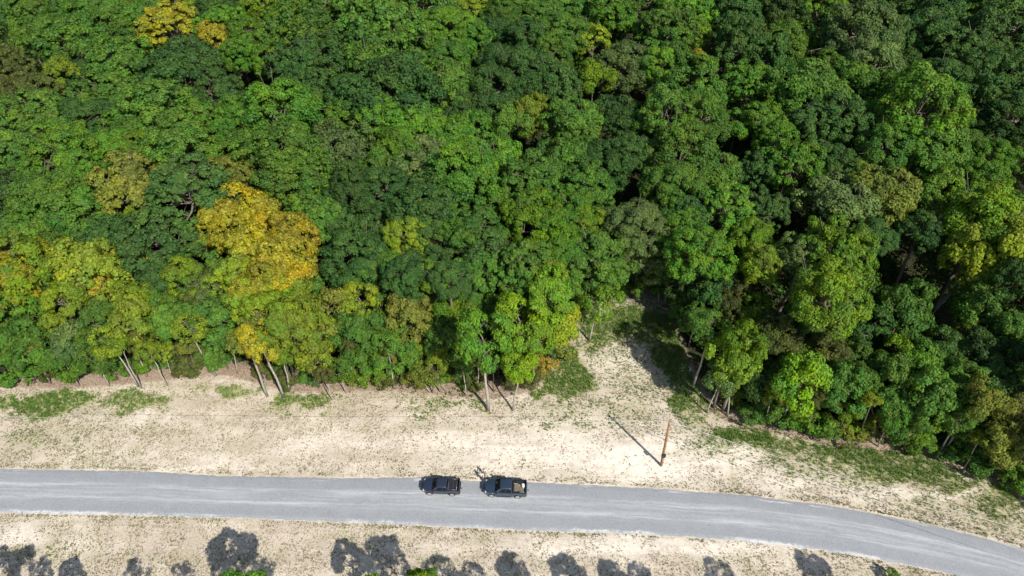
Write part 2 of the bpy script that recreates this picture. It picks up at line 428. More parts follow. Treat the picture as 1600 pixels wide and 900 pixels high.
for i in range(5):
    make_crown(f'thin{i}', 300+i, [8, 7, 9, 6, 8][i], 10, 60, .045, flat=[1.1, 1.0, 1.3, .9, 1.2][i],
               lobe_r=.42, puff_r=.22, lobe_d=.6, zmin=-.6, sparse=.1)
for i in range(4):
    make_crown(f'bush{i}', 400+i, [6, 7, 8, 5][i], 9, 60, .058, flat=.85, lobe_r=.45, puff_r=.24, lobe_d=.5, zmin=-.5, sparse=.05)

COLS = {'D': (.062, .132, .030), 'M': (.092, .192, .028), 'B': (.104, .222, .024), 'V': (.165, .285, .020), 'Y': (.215, .270, .024), 'O': (.35, .295, .024),
        'G': (.120, .185, .052), 'R': (.105, .125, .030), 'T': (.170, .205, .034), 'L': (.125, .220, .018), 'K': (.34, .25, .04)}
CNAME = {'D': 'dark green', 'M': 'mid green', 'B': 'bright green', 'Y': 'yellow-green', 'V': 'lime green', 'O': 'golden yellow', 'G': 'grey-green',
         'R': 'brownish', 'T': 'olive', 'L': 'olive-green', 'K': 'orange-brown'}
TREES = []                     # (object, colour code, px, py, size word) for the labels
def tree(cpx, cpy, wpx, code, zc=None, base=None, kind='big', name='broadleaf_tree', pale=False, group='trees of the forest'):
    """crown centre and width as surveyed; zc height of the crown's centre; base = surveyed foot of the trunk"""
    random.seed(int(cpx*31+cpy*977))
    if base is not None:
        g = at(*base)
        best = min(np.arange(1.5, 26, .1), key=lambda z: abs(pix((g.x, g.y, g.z+z))[1]-cpy))
        zc = float(best); c = at(cpx, cpy, zc)
        c.y = g.y+(c.y-g.y)*.6
    else:
        if zc is None:
            zc = 14.5+random.uniform(-2, 2)
        c = at(cpx, cpy, zc); g = Vector((c.x+random.uniform(-.5, .5), c.y+random.uniform(-.5, .5), 0))
    s = F/pix(c)[2]; r = wpx*.5/s
    key = f'{kind}{random.randrange({"big": 9, "mid": 6, "thin": 5, "bush": 4}[kind])}'
    crown, limbs = CROWNS[key]
    e = empty(name, (g.x, g.y, 0))
    cc = c-Vector((g.x, g.y, 0))
    vr = random.uniform(.92, 1.08)*(1.15 if kind == 'mid' else 1)*(1.25 if pale else 1)*(1.06 if cpx > 1050 else 1)
    rz = random.uniform(0, 6.28)
    o = bpy.data.objects.new('crown', crown); col.objects.link(o); o.parent = e
    o.location = cc; o.scale = (r, r*random.uniform(.92, 1.08), r*vr); o.rotation_euler = (0, 0, rz)
    b = COLS[code]; j = random.uniform(.84, 1.18); h = random.uniform(.82, 1.0) if code in 'OY' else random.uniform(.92, 1.1)
    o.color = (b[0]*j*h, b[1]*j, b[2]*j, 1)
    l = bpy.data.objects.new('limbs', limbs['d']); col.objects.link(l); l.parent = e
    l.location = cc; l.scale = o.scale; l.rotation_euler = (0, 0, rz)
    tr = MB(); H = cc.z; rt = max(.05, min(.34, (.017 if kind == 'big' else .010)*H+.012*r))
    top = cc+Vector((0, 0, -.1*r)); pts = []
    for q in range(6):
        f = q/5; p = Vector((0, 0, -.1)).lerp(top, f); wv = .04*H*math.sin(math.pi*f)
        pts.append(p+Vector((wv*noise.noise((g.x, f*2, 0)), wv*noise.noise((g.y, f*2, 5)), 0)))
    tr.tube(pts, [rt*1.35, rt*1.05, rt*.92, rt*.8, rt*.55, rt*.2], 7)
    tr.build('trunk', BARKP if pale else BARK, e)
    pc = pix(c)
    size = 'small' if wpx < 52 else ('large' if wpx > 92 else 'mid-sized')
    e['category'] = 'shrub' if kind == 'bush' else 'tree'; e['group'] = group
    TREES.append((e, code, cpx, cpy, size, kind, r, c))
    return e

FOREST = [
# upper left
(15,15,60,'M'),(60,22,80,'M'),(30,32,45,'D'),(110,32,70,'M'),(160,18,60,'M'),(205,15,60,'L'),(175,50,75,'M'),(230,30,60,'M'),(60,62,70,'M'),(120,72,85,'M'),
(12,110,70,'R'),(57,146,66,'R'),(97,120,46,'Y'),(8,150,40,'R'),(137,125,62,'D'),(190,105,90,'M'),(215,130,60,'M'),(268,50,80,'O'),(338,64,42,'O'),(298,18,32,'Y'),
(340,12,62,'D'),(388,10,46,'Y'),(345,38,60,'B'),(392,60,60,'B'),(290,118,112,'D'),(345,150,72,'D'),(380,95,60,'B'),(245,150,50,'M'),(170,160,90,'M'),
(250,180,100,'M'),(62,185,90,'M'),(130,190,80,'D'),(18,190,55,'M'),(200,220,80,'M'),(100,216,66,'B'),(302,208,90,'M'),(362,198,80,'B'),
(415,15,50,'L'),(455,30,60,'B'),(440,62,64,'M'),(425,96,60,'B'),(505,60,112,'M'),(595,58,130,'M'),(520,112,100,'D'),(468,112,80,'D'),(605,112,120,'M'),
(562,8,80,'M'),(660,20,110,'M'),(690,48,80,'B'),(738,20,62,'Y'),(735,62,70,'B'),(700,92,60,'M'),(622,152,120,'D'),(560,160,80,'D'),(690,142,90,'M'),
(500,150,70,'D'),(440,190,110,'B'),(545,188,72,'B'),(600,196,72,'B'),(655,200,82,'B'),(740,218,90,'B'),(722,186,70,'D'),(765,150,90,'D'),(780,100,60,'D'),
(785,28,60,'M'),(770,56,52,'D'),(795,196,50,'M'),
# upper middle
(830,20,70,'M'),(872,58,80,'M'),(880,18,62,'M'),(820,62,62,'D'),(858,92,62,'M'),(927,70,46,'Y'),(925,126,52,'L'),(950,28,70,'B'),(1000,20,82,'M'),(1070,20,80,'B'),
(1040,60,90,'M'),(1086,60,40,'L'),(1092,92,22,'O'),(978,112,86,'G'),(1030,110,62,'B'),(1082,145,92,'M'),(1050,100,50,'M'),(820,122,80,'D'),(862,142,80,'D'),
(832,186,50,'Y'),(895,190,80,'M'),(960,188,82,'D'),(900,224,70,'M'),(1040,190,80,'M'),(1092,192,80,'M'),(1150,40,72,'D'),(1160,72,70,'D'),
(1165,132,62,'B'),(1190,192,60,'B'),(1150,202,42,'B'),(1198,90,52,'D'),
# upper right
(1225,20,62,'D'),(1285,25,72,'B'),(1280,66,40,'B'),(1222,75,70,'M'),(1285,120,62,'B'),(1345,60,112,'G'),(1382,18,70,'D'),(1362,112,82,'G'),(1462,25,72,'D'),
(1440,66,90,'D'),(1502,90,92,'D'),(1562,60,100,'D'),(1550,18,72,'M'),(1590,30,60,'M'),(1402,112,52,'D'),(1462,130,80,'D'),(1250,152,112,'M'),(1322,152,92,'M'),(1392,162,72,'B'),
(1432,190,120,'B'),(1312,200,92,'D'),(1262,202,82,'D'),(1212,216,60,'B'),(1492,190,50,'M'),(1542,130,92,'D'),(1592,110,60,'D'),(1582,190,82,'D'),(1492,140,80,'D'),
# middle left
(30,250,92,'M'),(112,262,112,'B'),(172,246,90,'B'),(208,236,62,'L'),(215,295,100,'T'),(220,342,44,'Y'),(292,262,100,'M'),(352,285,80,'T'),(302,302,110,'D'),
(20,302,80,'D'),(82,322,112,'M'),(132,346,100,'M'),(30,372,92,'M'),(92,382,92,'M'),(160,340,42,'B'),(165,376,80,'D'),(250,386,110,'D'),(382,250,80,'M'),(362,332,92,'D'),
(442,250,112,'M'),(482,300,92,'M'),(530,242,100,'G'),(502,342,80,'M'),(552,300,80,'D'),(572,290,72,'M'),(542,352,80,'D'),
(602,302,80,'D'),(602,352,72,'D'),(652,262,92,'G'),(672,322,100,'D'),(642,366,72,'Y'),(660,332,36,'L'),(692,372,80,'D'),(722,282,102,'B'),(762,252,90,'B'),
(622,240,72,'B'),(700,240,72,'B'),(792,320,80,'M'),(742,362,80,'M'),(762,402,80,'D'),(560,412,100,'D'),(592,432,80,'M'),(640,432,72,'D'),(680,437,46,'L'),
(702,440,60,'D'),(752,432,80,'M'),
# middle and right
(832,290,92,'M'),(882,262,92,'M'),(942,262,80,'D'),(980,242,62,'D'),(912,302,80,'M'),(832,342,92,'L'),(892,342,80,'B'),(922,342,36,'Y'),(872,392,80,'B'),
(922,412,110,'M'),(820,422,80,'M'),(862,432,42,'Y'),(992,362,92,'G'),(1002,402,84,'G'),(1062,252,100,'M'),(1112,272,80,'M'),(1052,302,92,'M'),(1082,332,72,'D'),
(1132,332,80,'B'),(1062,372,70,'B'),(1092,402,84,'B'),(1102,402,34,'Y'),(1172,372,60,'L'),(1185,416,56,'Y'),(1182,270,62,'D'),(1195,332,60,'D'),
(1232,262,90,'B'),(1205,245,60,'B'),(1302,262,60,'D'),(1332,266,25,'Y'),(1382,236,72,'M'),(1452,242,92,'M'),(1502,236,62,'M'),(1312,322,100,'G'),(1372,312,104,'T'),
(1402,300,50,'B'),(1472,302,72,'B'),(1362,372,62,'D'),(1255,400,62,'G'),(1300,405,110,'L'),(1290,470,112,'L'),(1550,248,60,'B'),(1532,292,70,'B'),(1540,355,120,'L'),
(1440,362,60,'D'),(1582,440,50,'D'),
]
EDGE = [   # lower, younger trees towards the forest edge: crown x, y, width, colour, kind
(45,422,80,'Y','mid'),(62,408,44,'O','mid'),(28,440,44,'O','mid'),(165,412,44,'O','mid'),(135,445,50,'O','mid'),(8,412,40,'O','mid'),(75,408,40,'O','mid'),(118,412,36,'O','mid'),(150,430,84,'Y','mid'),(198,402,46,'O','mid'),(245,432,62,'D','mid'),(288,432,44,'Y','mid'),(330,412,70,'M','mid'),
(345,352,50,'O','mid'),(385,345,84,'O','mid'),(405,325,44,'O','mid'),(360,368,50,'O','mid'),(425,370,60,'O','mid'),(458,378,66,'O','mid'),(395,395,64,'O','mid'),(438,412,74,'O','mid'),(375,425,50,'Y','mid'),(410,440,66,'O','mid'),
(455,440,60,'O','mid'),(480,444,50,'M','mid'),(543,436,24,'O','thin'),
(65,452,62,'D','mid'),(18,452,50,'Y','thin'),(28,500,80,'B','mid'),(62,540,80,'M','mid'),(15,545,70,'M','mid'),(18,580,40,'B','mid'),(44,584,40,'B','bush'),
(100,470,50,'Y','mid'),(84,503,26,'Y','thin'),(115,535,62,'G','mid'),(110,566,60,'B','mid'),(160,500,56,'M','mid'),(152,548,64,'M','mid'),(205,466,42,'Y','thin'),
(262,500,60,'M','mid'),(342,498,66,'M','mid'),(255,556,32,'B','bush'),(300,556,56,'R','bush'),(345,545,62,'M','mid'),(322,450,42,'G','thin'),(346,442,36,'Y','thin'),
(373,440,30,'O','thin'),(390,470,52,'Y','mid'),(262,452,60,'D','mid'),(282,480,50,'M','mid'),(180,455,60,'R','mid'),(230,478,50,'M','mid'),(310,475,40,'R','mid'),
(440,470,70,'Y','mid'),(428,500,78,'Y','mid'),(400,470,56,'O','mid'),(462,495,60,'Y','mid'),(440,445,50,'O','mid'),(484,475,60,'M','mid'),(478,525,76,'Y','mid'),(515,485,60,'T','thin'),(563,468,46,'Y','mid'),(548,500,40,'R','mid'),
(565,520,76,'M','mid'),(608,500,72,'M','mid'),(635,545,60,'M','mid'),(560,565,60,'L','mid'),(600,560,60,'B','mid'),(552,588,36,'Y','bush'),(585,590,32,'L','bush'),
(676,570,46,'T','thin'),(672,458,62,'D','mid'),(702,482,62,'B','mid'),(722,500,58,'L','mid'),(695,535,60,'M','mid'),(742,472,56,'M','mid'),(792,455,62,'D','mid'),
(720,575,44,'R','bush'),(742,590,36,'R','bush'),(645,592,30,'T','bush'),(812,500,74,'V','mid'),(832,525,60,'V','mid'),(858,470,72,'V','mid'),(866,512,72,'Y','mid'),(880,535,46,'T','bush'),
(850,565,34,'K','bush'),(790,560,50,'M','mid'),(770,500,60,'M','mid'),(905,450,60,'D','mid'),(870,440,50,'L','mid'),
# right of the clearing
(1110,452,64,'D','mid'),(1140,470,60,'R','mid'),(1182,490,50,'L','mid'),(1200,525,62,'R','mid'),(1225,545,50,'R','mid'),(1165,560,40,'M','mid'),(1180,600,50,'D','mid'),
(1148,556,74,'V','mid'),(1070,440,50,'D','mid'),(990,440,46,'M','mid'),(1042,442,44,'B','mid'),(948,440,50,'B','mid'),(1066,478,36,'M','mid'),(1088,500,40,'M','mid'),(1290,555,64,'R','mid'),(1262,530,52,'M','mid'),(1312,612,66,'M','mid'),(1330,655,54,'T','bush'),(1282,664,36,'B','bush'),(1340,600,50,'M','mid'),
(1382,590,62,'M','mid'),(1388,640,62,'M','mid'),(1420,676,46,'T','bush'),(1440,572,62,'B','mid'),(1402,562,62,'L','mid'),(1402,505,92,'M','mid'),(1350,522,72,'D','mid'),
(1475,545,56,'D','mid'),(1450,620,80,'M','mid'),(1492,640,72,'M','mid'),(1478,680,46,'M','bush'),(1525,490,72,'M','mid'),(1520,560,72,'D','mid'),(1556,520,62,'M','mid'),
(1562,604,72,'D','mid'),(1532,628,56,'T','mid'),(1582,560,62,'D','mid'),(1592,482,62,'R','mid'),(1582,645,70,'R','mid'),(1562,690,66,'T','mid'),(1535,672,56,'D','mid'),
(1592,705,50,'T','bush'),(1592,752,36,'B','bush'),(1500,600,60,'M','mid'),(1250,500,50,'M','mid'),(1330,555,50,'M','mid'),(1150,610,40,'M','bush'),(1362,665,38,'R','bush'),(1520,700,44,'M','bush'),
(1240,655,34,'B','bush'),(1196,640,34,'B','bush'),(1540,440,50,'Y','mid'),
]
BASED = [   # slender pale-stemmed trees whose trunk foot is seen: crown x, y, width, colour, foot
(172,536,44,'Y',(216,604)),(190,545,34,'L',(221,606)),(213,503,72,'Y',(243,574)),(250,515,48,'L',(273,567)),(295,512,44,'Y',(337,587)),
(232,548,36,'Y',(262,602)),(96,560,40,'M',(124,603)),(152,560,40,'M',(171,603)),(385,530,50,'T',(418,619)),(405,535,62,'O',(443,620)),(440,545,40,'L',(452,612)),
(470,540,62,'L',(500,598)),(496,555,48,'Y',(514,608)),(508,585,30,'R',(519,624)),(530,575,34,'M',(540,613)),(606,545,50,'M',(616,607)),
(655,585,34,'T',(672,614)),(686,590,30,'L',(698,612)),(755,530,84,'B',(763,640)),(746,565,40,'R',(748,612)),(811,575,62,'V',(801,641)),(645,494,74,'T',(651,565)),
(358,540,36,'M',(376,566)),(1112,515,54,'M',(1083,602)),(1126,590,54,'G',(1105,645)),(1243,600,84,'V',(1222,662)),(1165,540,60,'L',(1130,640)),
(935,470,56,'L',(921,533)),(912,488,34,'M',(915,524)),(976,400,50,'M',(971,458)),(1032,415,44,'B',(1029,472)),(1395,650,40,'M',(1372,698)),(1215,590,36,'D',(1180,650)),
(1500,655,40,'M',(1465,712)),(1560,370,80,'Y',(1441,500)),(1530,425,80,'Y',(1441,501)),
]
def zmax(cx, cy):
    z = 2.0
    while z < 18:
        c = at(cx, cy, z+.4); b = pix((c.x, c.y, 0))
        if b[1] > edge_y(b[0])+1: break
        z += .4
    return z
for (x, y, wd, cd) in FOREST:
    big = wd > 58; random.seed(int(x*13+y*7))
    z = min(14.5+random.uniform(-1.8, 1.8)+(1.2 if wd > 95 else 0)-(2.5 if y > 335 and x < 640 else 0), zmax(x, y))
    tree(x, y, wd*1.2+4, cd, z, None, 'big' if big else 'mid')
for (x, y, wd, cd, kd) in EDGE:
    random.seed(int(x*13+y*7)); front = cd in 'OYKVT'
    z = min({'mid': 12.5 if front else 8.8, 'thin': 11, 'bush': 1.6}[kd]+random.uniform(-1, 1)*(.4 if kd == 'bush' else .8), max(1.6, zmax(x, y)*(.97 if front else .74)))
    if y < 400 and kd == 'mid': z = min(14, zmax(x, y))
    tree(x, y, wd*(1.3 if cd in 'OY' else 1.18)+4, cd, z, None, kd, 'shrub' if kd == 'bush' else 'young_tree', False,
         'shrubs along the forest edge' if kd == 'bush' else 'young trees near the forest edge')
for x in list(range(14, 850, 31))+list(range(1120, 1590, 22)):
    if random.random() < .25: continue
    x += random.uniform(-10, 10); rt_ = x > 1100; yy = float(edge_y(x))-random.uniform(8, 40 if rt_ else 26)
    tree(x, yy, random.uniform(30, 56) if rt_ else random.uniform(22, 42), random.choice('MLTMB' if rt_ else 'RTMLRB'), random.uniform(1.3, 2.4) if rt_ else random.uniform(1.0, 1.7), None, 'bush', 'shrub', False, 'shrubs along the forest edge')
for x in list(range(30, 840, 47))+[1150, 1205, 1262, 1312, 1352, 1420, 1500]:
    x += random.uniform(-14, 14); by = float(edge_y(x))-random.uniform(-4, 9); sx = (x-800)/1066
    tree(x+sx*34+random.uniform(-5, 5), by-random.uniform(38, 62), random.uniform(26, 38), random.choice('MLRTYM'), None, (x, by), 'thin', 'slender_tree', random.random() < .4, 'slender trees along the forest edge')
for (x, y, wd, cd, b) in BASED[:-2]:
    tree(x, y, wd*1.12, cd, None, b, 'thin' if wd < 60 else 'mid', 'slender_tree', True, 'slender trees along the forest edge')
tree(1545, 395, 150, 'Y', 15, (1441, 500), 'big', 'broadleaf_tree', True)
# trees beyond the sides and the top of the view, so that the forest goes on
for (x, y, wd, cd) in [(-60,60,90,'M'),(-70,150,90,'D'),(-60,240,100,'M'),(-70,330,100,'M'),(-60,420,80,'Y'),(-60,500,80,'M'),(1660,60,90,'D'),(1670,150,90,'M'),
   (1660,250,100,'D'),(1670,360,100,'M'),(1670,470,100,'D'),(1660,580,100,'M'),(1670,690,80,'M'),(1690,780,70,'D')]+[(x, -32, 78, random.choice('MMDB')) for x in range(20, 1600, 82)]:
    tree(x, y, wd*1.2, cd, min(14, zmax(x, y)), None, 'big', group='trees of the forest')
N_MAIN = len(TREES)

# trees south of the road: their shadows reach into the picture, only a few crowns do
SOUTH = [(20,882,62,11.5,'M'),(62,894,40,11,'M'),(112,898,46,11,'M'),(212,897,40,11.3,'M'),(285,896,38,11,'M'),(365,874,84,12.6,'B'),(405,898,50,14,'M'),
 (545,878,62,11.0,'V'),(604,874,66,10.9,'V'),(690,896,54,12.3,'M'),(740,901,40,11.5,'M'),(800,893,54,12.5,'M'),(886,891,50,12.5,'M'),(955,900,46,11.8,'B'),
 (1000,896,36,12,'M'),(1122,899,48,12,'M'),(1282,898,60,13,'M')]
for (sx, sy, wd, z, cd) in SOUTH:
    p = at(sx, sy); L = z/math.tan(SUN_EL)
    c = Vector((p.x-SHX*L, p.y-SHY*L, z)); q = pix(c)
    s = F/pix(p)[2]
    e = tree(q[0], q[1], wd*.95*(F/q[2])/s, cd, z, None, 'thin' if (int(sx) % 3 == 0 or wd < 45) else 'mid', 'young_tree', False, 'young trees south of the road')
    e['south'] = 1
tree(1394, 899, 22, 'B', 1.2, None, 'bush', 'shrub', False, 'shrubs south of the road')

# ------------------------------------------------------------------ labels that single each tree out
def xword(x):
    for lim, s in ((125, 'at far left'), (255, 'left of golden clump'), (375, "in golden clump's left column"),
                   (490, "in golden clump's right column"), (640, 'right of golden clump'), (740, 'above front pickup'),
                   (850, 'above rear pickup'), (950, "above clearing's left side"), (1080, 'above clearing'),
                   (1200, "above clearing's right side"), (1320, 'well right of clearing'), (1460, 'towards right side')):
        if x < lim: return s
    return 'at far right'
def yword(y):
    for lim, s in ((45, 'on top edge'), (100, 'near top'), (165, 'in upper forest'), (230, 'a quarter down'), (300, 'a third down'),
                   (370, 'in mid-forest'), (440, 'halfway down'), (510, 'behind the forest edge')):
        if y < lim: return s
    return 'at forest edge'
pool = {}
for (e, code, x, y, size, kind, r, c) in TREES:
    nm = 'shrub' if kind == 'bush' else ('slender tree' if e.name.startswith('slender') else 'tree')
    if e.get('south'):
        lab = f'{size} {CNAME[code]} tree below the road'
        del e['south']
        lab = f'{CNAME[code]} young tree on the bottom edge, {xword(x)}'.replace('above', 'below')
    elif y > 880: lab = 'tiny bright green shrub on the bottom edge right of the last tree shadow'
    else: lab = f'{size} {CNAME[code]} {nm} {yword(y)}, {xword(x)}'
    pool.setdefault(lab, []).append((x, y, e))
ORD = ['first', 'second', 'third', 'fourth', 'fifth', 'sixth']
for lab, L in pool.items():
    if len(L) == 1: L[0][2]['label'] = lab; continue
    xs_ = [a[0] for a in L]; ys_ = [a[1] for a in L]
    if max(xs_)-min(xs_) >= max(ys_)-min(ys_):
        L.sort(key=lambda a: a[0]); nm = ['left one', 'right one'] if len(L) == 2 else None; d = 'from left'
    else:
        L.sort(key=lambda a: a[1]); nm = ['upper one', 'lower one'] if len(L) == 2 else None; d = 'from top'
    for k, a in enumerate(L):
        a[2]['label'] = (nm[k]+': ' if nm else f'{ORD[k]} {d}: ')+lab

# ------------------------------------------------------------------ grass, weeds
def scatter(n, x0, x1, y0, y1, fn):
    x = rng.uniform(x0, x1, n); y = rng.uniform(y0, y1, n)
    g, l, b, px, py = masks(x, y)
    rt = np.interp(px, RXs, RTy); rb = np.interp(px, RXs, RBy)
    offr = np.maximum(rt-py, py-rb)
    k = rng.uniform(0, 1, n) < fn(g, l, b, x, y, offr)
    k &= offr > 0
    return x[k], y[k], g[k], l[k]
def tufts(name, x, y, hgt, spread, blades, width, mat, label, cat, dry=None):
    n = len(x); N = n*blades
    cx = np.repeat(x, blades); cy = np.repeat(y, blades); h = np.repeat(hgt, blades)*rng.uniform(.5, 1.1, N)
    a = rng.uniform(0, 2*np.pi, N); r0 = rng.uniform(0, .35, N)*np.repeat(spread, blades)
    bx = cx+np.cos(a)*r0; by = cy+np.sin(a)*r0; a2 = a+rng.normal(0, .5, N)
    tx = bx+np.cos(a2)*np.repeat(spread, blades)*rng.uniform(.4, 1, N); ty = by+np.sin(a2)*np.repeat(spread, blades)*rng.uniform(.4, 1, N)
    wd = width*rng.uniform(.6, 1.3, N); wx = -np.sin(a2)*wd; wy = np.cos(a2)*wd
    z0 = np.full(N, -.04); mx = (bx*.45+tx*.55); my = (by*.45+ty*.55)
    V = np.stack([np.stack([bx-wx*.5, by-wy*.5, z0], 1), np.stack([mx+wx, my+wy, h*.75], 1), np.stack([tx, ty, h], 1), np.stack([mx-wx, my-wy, h*.7], 1)], 1).reshape(-1, 3)
    rv = np.repeat(np.clip(np.repeat(rng.uniform(0, 1, n), blades)*.6+rng.uniform(0, .4, N), 0, 1), 4)
    if dry is not None: rv = np.clip(rv*.7+np.repeat(np.repeat(dry, blades), 4)*.3, 0, 1)
    me = np_mesh(name, V, 4, np.arange(4*N), mat, {'rnd': rv})
    o = bpy.data.objects.new(name, me); col.objects.link(o)
    tag(o, label, cat, None, 'stuff')
def patch(x, y, s, seed):
    return vnoise(x, y, s, seed)
x, y, g, l = scatter(300000, -78, 82, 30, 84, lambda g, l, b, x, y, o: np.clip(g-.12, 0, 1)**1.2*1.15)
k = vnoise(x, y, .8, 2)+.9*vnoise(x, y, 2.4, 7) > .02-.9*np.clip(g-.25, 0, .7)
x, y, g = x[k], y[k], g[k]
tufts('grass', x, y, .10+.26*np.clip(g, 0, 1.1)*rng.uniform(.5, 1.2, len(x)), .12+.14*g, 5, .03,
      blade_material('grass_blades', (.07, .165, .016), (.125, .26, .024), (.25, .32, .07)), 'green grass growing in patches along the forest edge and clearing', 'grass')
x, y, g, l = scatter(520000, -80, 84, 28, 86, lambda g, l, b, x, y, o: np.clip(.46-.36*b+.3*g, .05, .7)*(1-l*.4)*np.clip(.6+.4*(o < 9), 0, 1)+.35*(o < 4))
k = vnoise(x, y, .45, 8) > -.2+rng.uniform(-.25, .25, len(x))
x, y, g = x[k], y[k], g[k]
tufts('weeds', x, y, rng.uniform(.03, .15, len(x)), rng.uniform(.05, .21, len(x)), 4, .032,
      blade_material('weed_blades', (.15, .12, .06), (.20, .21, .08), (.42, .35, .22)), 'sparse dry weeds dotted over the pale dirt on both sides of the road', 'weeds')
# ankle-high growth on the forest floor behind the edge
x, y, g, l = scatter(60000, -85, 90, 35, 130, lambda g, l, b, x, y, o: np.where(l > .5, .55, 0))
k = vnoise(x, y, .22, 4) > .05
x, y = x[k], y[k]
tufts('undergrowth', x, y, rng.uniform(.15, .6, len(x)), rng.uniform(.2, .5, len(x)), 5, .07,
      blade_material('undergrowth_leaves', (.03, .08, .015), (.07, .12, .02), (.16, .11, .04)), 'low leafy undergrowth on the brown forest floor', 'undergrowth')

# young growth under the big crowns, too tangled to count
def understory():
    r = np.random.default_rng(77); P_ = []; N_ = []; C_ = []
    n = 5200; x = r.uniform(-170, 175, n); y = r.uniform(42, 215, n)
    px, py, f = pixv(x, y); ey = edge_y(px); k = (py < ey-9) & (px > -90) & (px < 1690)
    x, y, px, py, ey = x[k], y[k], px[k], py[k], ey[k]
    for a, b, dpx in zip(x, y, ey-py):
        h = r.uniform(.6, 2.6) if dpx < 40 else r.uniform(1.5, 7.5); rr = r.uniform(1.2, 2.6)*(.6 if dpx < 40 else 1)
        m = int(85*rr); d = unit(r.normal(size=(m, 3))+np.array([0, 0, .5]))
        q = np.array([a, b, h])+d*np.array([rr, rr, rr*.8])*r.uniform(.55, 1.05, (m, 1))
        q[:, 2] = np.maximum(q[:, 2], .1); P_.append(q); N_.append(unit(d+unit(r.normal(size=(m, 3)))*.7)); C_.append(np.full(m, r.uniform(0, 1)))
    P_ = np.concatenate(P_); N_ = np.concatenate(N_); C_ = np.concatenate(C_)
    v, i = leaf_quads(P_, N_, .26, 5)
    me = np_mesh('understory', v, 4, i, LEAF, {'rnd': np.repeat(r.uniform(0, 1, len(P_)), 4), 'clump': np.repeat(C_, 4)})
    o = bpy.data.objects.new('understory', me); col.objects.link(o); o.color = (.055, .115, .02, 1)
    tag(o, 'tangled green understory filling the gaps between the forest trees', 'understory', None, 'stuff')
understory()

# ------------------------------------------------------------------ fallen wood at the back of the clearing
WOOD = simple('dead_wood', (.36, .31, .26), .9, noise_amt=.35, noise_scale=4)
def log(a, b, r, label, nb=3, seed=0):
    rr = random.Random(seed); A = at(*a); B = at(*b); e = empty('fallen_tree', (A.x, A.y, 0)); D = B-A
    m = MB(); pts = [Vector((0, 0, r+.1)).lerp(D+Vector((0, 0, r+.35)), f)+Vector((rr.uniform(-.15, .15), rr.uniform(-.15, .15), 0)) for f in (0, .25, .5, .75, 1)]
    m.tube(pts, [r, r*.9, r*.7, r*.5, r*.25], 8); m.build('log', WOOD, e)
    for i in range(nb):
        f = rr.uniform(.4, .95); s = Vector((0, 0, r+.1)).lerp(D+Vector((0, 0, r+.3)), f)
        d = Vector((rr.uniform(-1, 1), rr.uniform(-1, 1), rr.uniform(.2, .7))).normalized()*rr.uniform(.8, 1.8)
        t = MB(); t.tube([s, s+d*.6+Vector((0, 0, .1)), s+d], [r*.35, r*.25, r*.1], 5); t.build('branch', WOOD, e)
    tag(e, label, 'fallen tree', 'fallen trees behind the clearing')
log((1033, 471), (1098, 507), .13, 'longest pale fallen trunk lying at the back right of the clearing', 5, 1)
log((1028, 480), (1075, 494), .09, 'thin fallen trunk lying below the longest one behind the clearing', 3, 2)
log((968, 466), (1010, 474), .10, 'grey fallen stem on the brush pile at the back left of the clearing', 5, 3)
log((985, 458), (1003, 482), .07, 'short fallen stem crossing the brush pile behind the clearing', 4, 4)
m = MB(); rr = random.Random(5)
for i in range(90):
    p = at(rr.gauss(990, 14), rr.gauss(467, 5)); a = rr.uniform(0, 6.28); L = rr.uniform(.5, 1.6); d = Vector((math.cos(a)*L, math.sin(a)*L, rr.uniform(-.05, .3)))
    p.z = rr.uniform(.03, .4); m.tube([p-d*.5, p+Vector((0, 0, .05)), p+d*.5], [.03, .025, .01], 4, False)
o = m.build('brush_pile', WOOD); tag(o, 'grey brush pile of cut branches at the back of the clearing', 'brush pile')

# ------------------------------------------------------------------ utility pole and wires
base = at(1033, 727); top = Vector((base.x-.5, base.y+.1, 10.3))
POLE = bark_material('pole_wood', (.24, .115, .055), (.42, .22, .12))
STEEL = simple('galvanised_steel', (.45, .46, .47), .45, .8)
BLACK = simple('black_plastic', (.02, .02, .022), .5)
pe = empty('utility_pole', (base.x, base.y, 0)); D = top-Vector((base.x, base.y, 0))
m = MB(); m.tube([D*f for f in (-.01, .3, .6, 1)], [.19, .17, .15, .125], 16); m.build('pole', POLE, pe)
u = D.normalized()
m = MB(); c = D*.265; m.box(-.26, .26, -.42, -.12, c.z-.28, c.z+.28, Matrix.Translation((c.x, c.y, 0))); m.build('meter_box', BLACK, pe, .03)
m = MB(); c = D*.97; m.tube([c+Vector((-.1, -.12, 0)), c+Vector((-.1, -.12, .25))], [.06, .04], 10); m.build('insulator', STEEL, pe)
m = MB(); c = D*.9; m.tube([c+Vector((.0, -.19, 0)), c+Vector((.0, -.19, .18))], [.05, .035], 10); m.build('insulator', STEEL, pe)
m = MB(); m.tube([D*f+Vector((.0, -(.185-.05*f), 0)) for f in (.01, .15, .27)], .03, 8); m.build('conduit', STEEL, pe)
tag(pe, 'tall orange-brown wooden utility pole standing in pale dirt with long shadow', 'utility pole')
WIRE = simple('aluminium_wire', (.55, .55, .53), .5, .3)
def wire(ends, sag, r, label):
    A, B = ends; m = MB(); pts = []
    for i in range(41):
        f = i/40; p = A.lerp(B, f); p.z -= sag*4*f*(1-f); pts.append(p)
    m.tube(pts, r, 6); o = m.build('power_line', WIRE); tag(o, label, 'power line', 'power lines strung from the utility pole')
P0 = Vector((base.x, base.y, 0))
tA = P0+D*.99+Vector((-.1, -.12, .1)); tB = P0+D*.92+Vector((0, -.19, .1))
def far(a, z, k=1.): return a+(at(*z[:2], z[2])-a)*k
